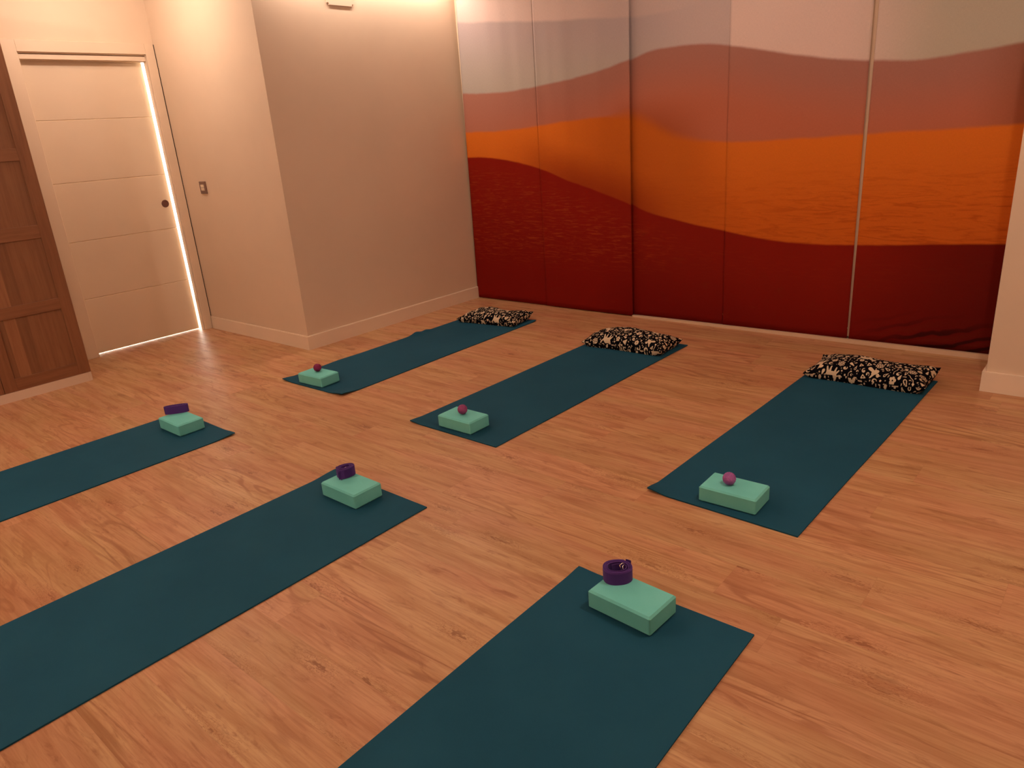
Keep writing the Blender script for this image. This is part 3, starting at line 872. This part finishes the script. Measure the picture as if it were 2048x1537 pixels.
# ------------------------------------------------------------------ lamps of the room
def lamp_emit(name, col, s):
    t = NT(name); t.b.inputs['Emission Color'].default_value = (*col, 1); t.b.inputs['Emission Strength'].default_value = s
    return t.fin((.9, .9, .9, 1), .4)
WARM = (1, .795, .665)
M_lens = lamp_emit('lit_lamp_lens', WARM, 6)
def downlight_proto():
    """small round ceiling lamp: base ring and shallow opal dome"""
    root = empty('ceiling_light', (0, 0, ZC), '', 'ceiling light', 'round ceiling lamps')
    N = 36
    def lathe(name, prof, mat):
        bm = bmesh.new()
        rg = [[bm.verts.new((r*math.cos(2*math.pi*k/N), r*math.sin(2*math.pi*k/N), h)) for k in range(N)] for r, h in prof if r > 0]
        for a, b in zip(rg[:-1], rg[1:]):
            for k in range(N): bm.faces.new((a[k], a[(k+1) % N], b[(k+1) % N], b[k]))
        for ring in (rg[-1],): bm.faces.new(ring)
        return bm_obj(name, bm, mat, root, smooth=True)
    lathe('base_ring', [(.072, -.0005), (.074, -.012), (.068, -.016)], M_trim)
    lathe('lamp_dome', [(.066, -.016)]+[(.066*math.cos(t), -.016-.032*math.sin(t)) for t in [k*math.pi/2/8 for k in range(1, 8)]], M_lens)
    return root
dl = downlight_proto()
LIGHTS = [  # x, y, watts
    (-5.16, 2.20, 18.5, 'round ceiling lamp above the alcove by the door'),
    (-2.10, 3.60, 6.5, 'round ceiling lamp above the middle mat'),
    (-.10, 2.25, 41, 'round ceiling lamp over the mat toward the pillar'),
    (-1.20, .20, 10.5, 'round ceiling lamp over the nearest mat'),
    (-3.60, -.60, 57, 'round ceiling lamp in front of the wardrobe'),
]
STRIP = 13.5
for k, (x, y, wt, lab) in enumerate(LIGHTS):
    r = dl if k == 0 else copy_tree(dl)
    r.location = (x, y, ZC); r['label'] = lab
    ld = bpy.data.lights.new('lamp_light', 'POINT'); ld.energy = wt; ld.color = WARM; ld.shadow_soft_size = .05
    lo = bpy.data.objects.new('lamp_light', ld); COL.objects.link(lo); lo.location = (x, y, ZC-.11)
# slim light strip along the ceiling edge over the side wall
ls = empty('light_strip', (-4.42, 3.80, ZC), 'slim warm light strip on the ceiling along the side wall', 'light strip')
box('strip_profile', -.012, .012, -.84, .84, -.012, 0, M_trim, ls)
ld = bpy.data.lights.new('strip_light', 'AREA'); ld.shape = 'RECTANGLE'; ld.size = .02; ld.size_y = 1.66; ld.energy = STRIP; ld.color = WARM
lo = bpy.data.objects.new('strip_light', ld); COL.objects.link(lo); lo.location = (-4.42, 3.80, ZC-.014)
# hall lamp
ld = bpy.data.lights.new('hall_light', 'AREA'); ld.energy = 380; ld.size = .5; ld.color = (.93, 1, 1)
lo = bpy.data.objects.new('hall_light', ld); COL.objects.link(lo); lo.location = (-7.0, 2.3, ZC-.05)

w = bpy.data.worlds.new('World'); SC.world = w; w.use_nodes = True
w.node_tree.nodes['Background'].inputs[0].default_value = (1, .75, .55, 1)
w.node_tree.nodes['Background'].inputs[1].default_value = .0

# ------------------------------------------------------------------ camera
cd = bpy.data.cameras.new('camera'); cam = bpy.data.objects.new('camera', cd); COL.objects.link(cam)
cd.sensor_width = 36; cd.sensor_fit = 'HORIZONTAL'; cd.lens = 1449.48/2048*36; cd.clip_start = .05
rt = Vector((.76091674, .64505524, -.07006747)); dn = Vector((.16416981, -.2958724, -.94101424)); fw = Vector((-.6277372, .70453052, -.33103286))
mtx = Matrix(((rt.x, -dn.x, -fw.x, 0), (rt.y, -dn.y, -fw.y, 0), (rt.z, -dn.z, -fw.z, 1.41807), (0, 0, 0, 1)))
cam.matrix_world = mtx
SC.camera = cam
SC.view_settings.view_transform = 'Standard'; SC.view_settings.look = 'None'
SC.view_settings.gamma = 1; SC.view_settings.use_curve_mapping = False
SC.view_settings.exposure = 0.0
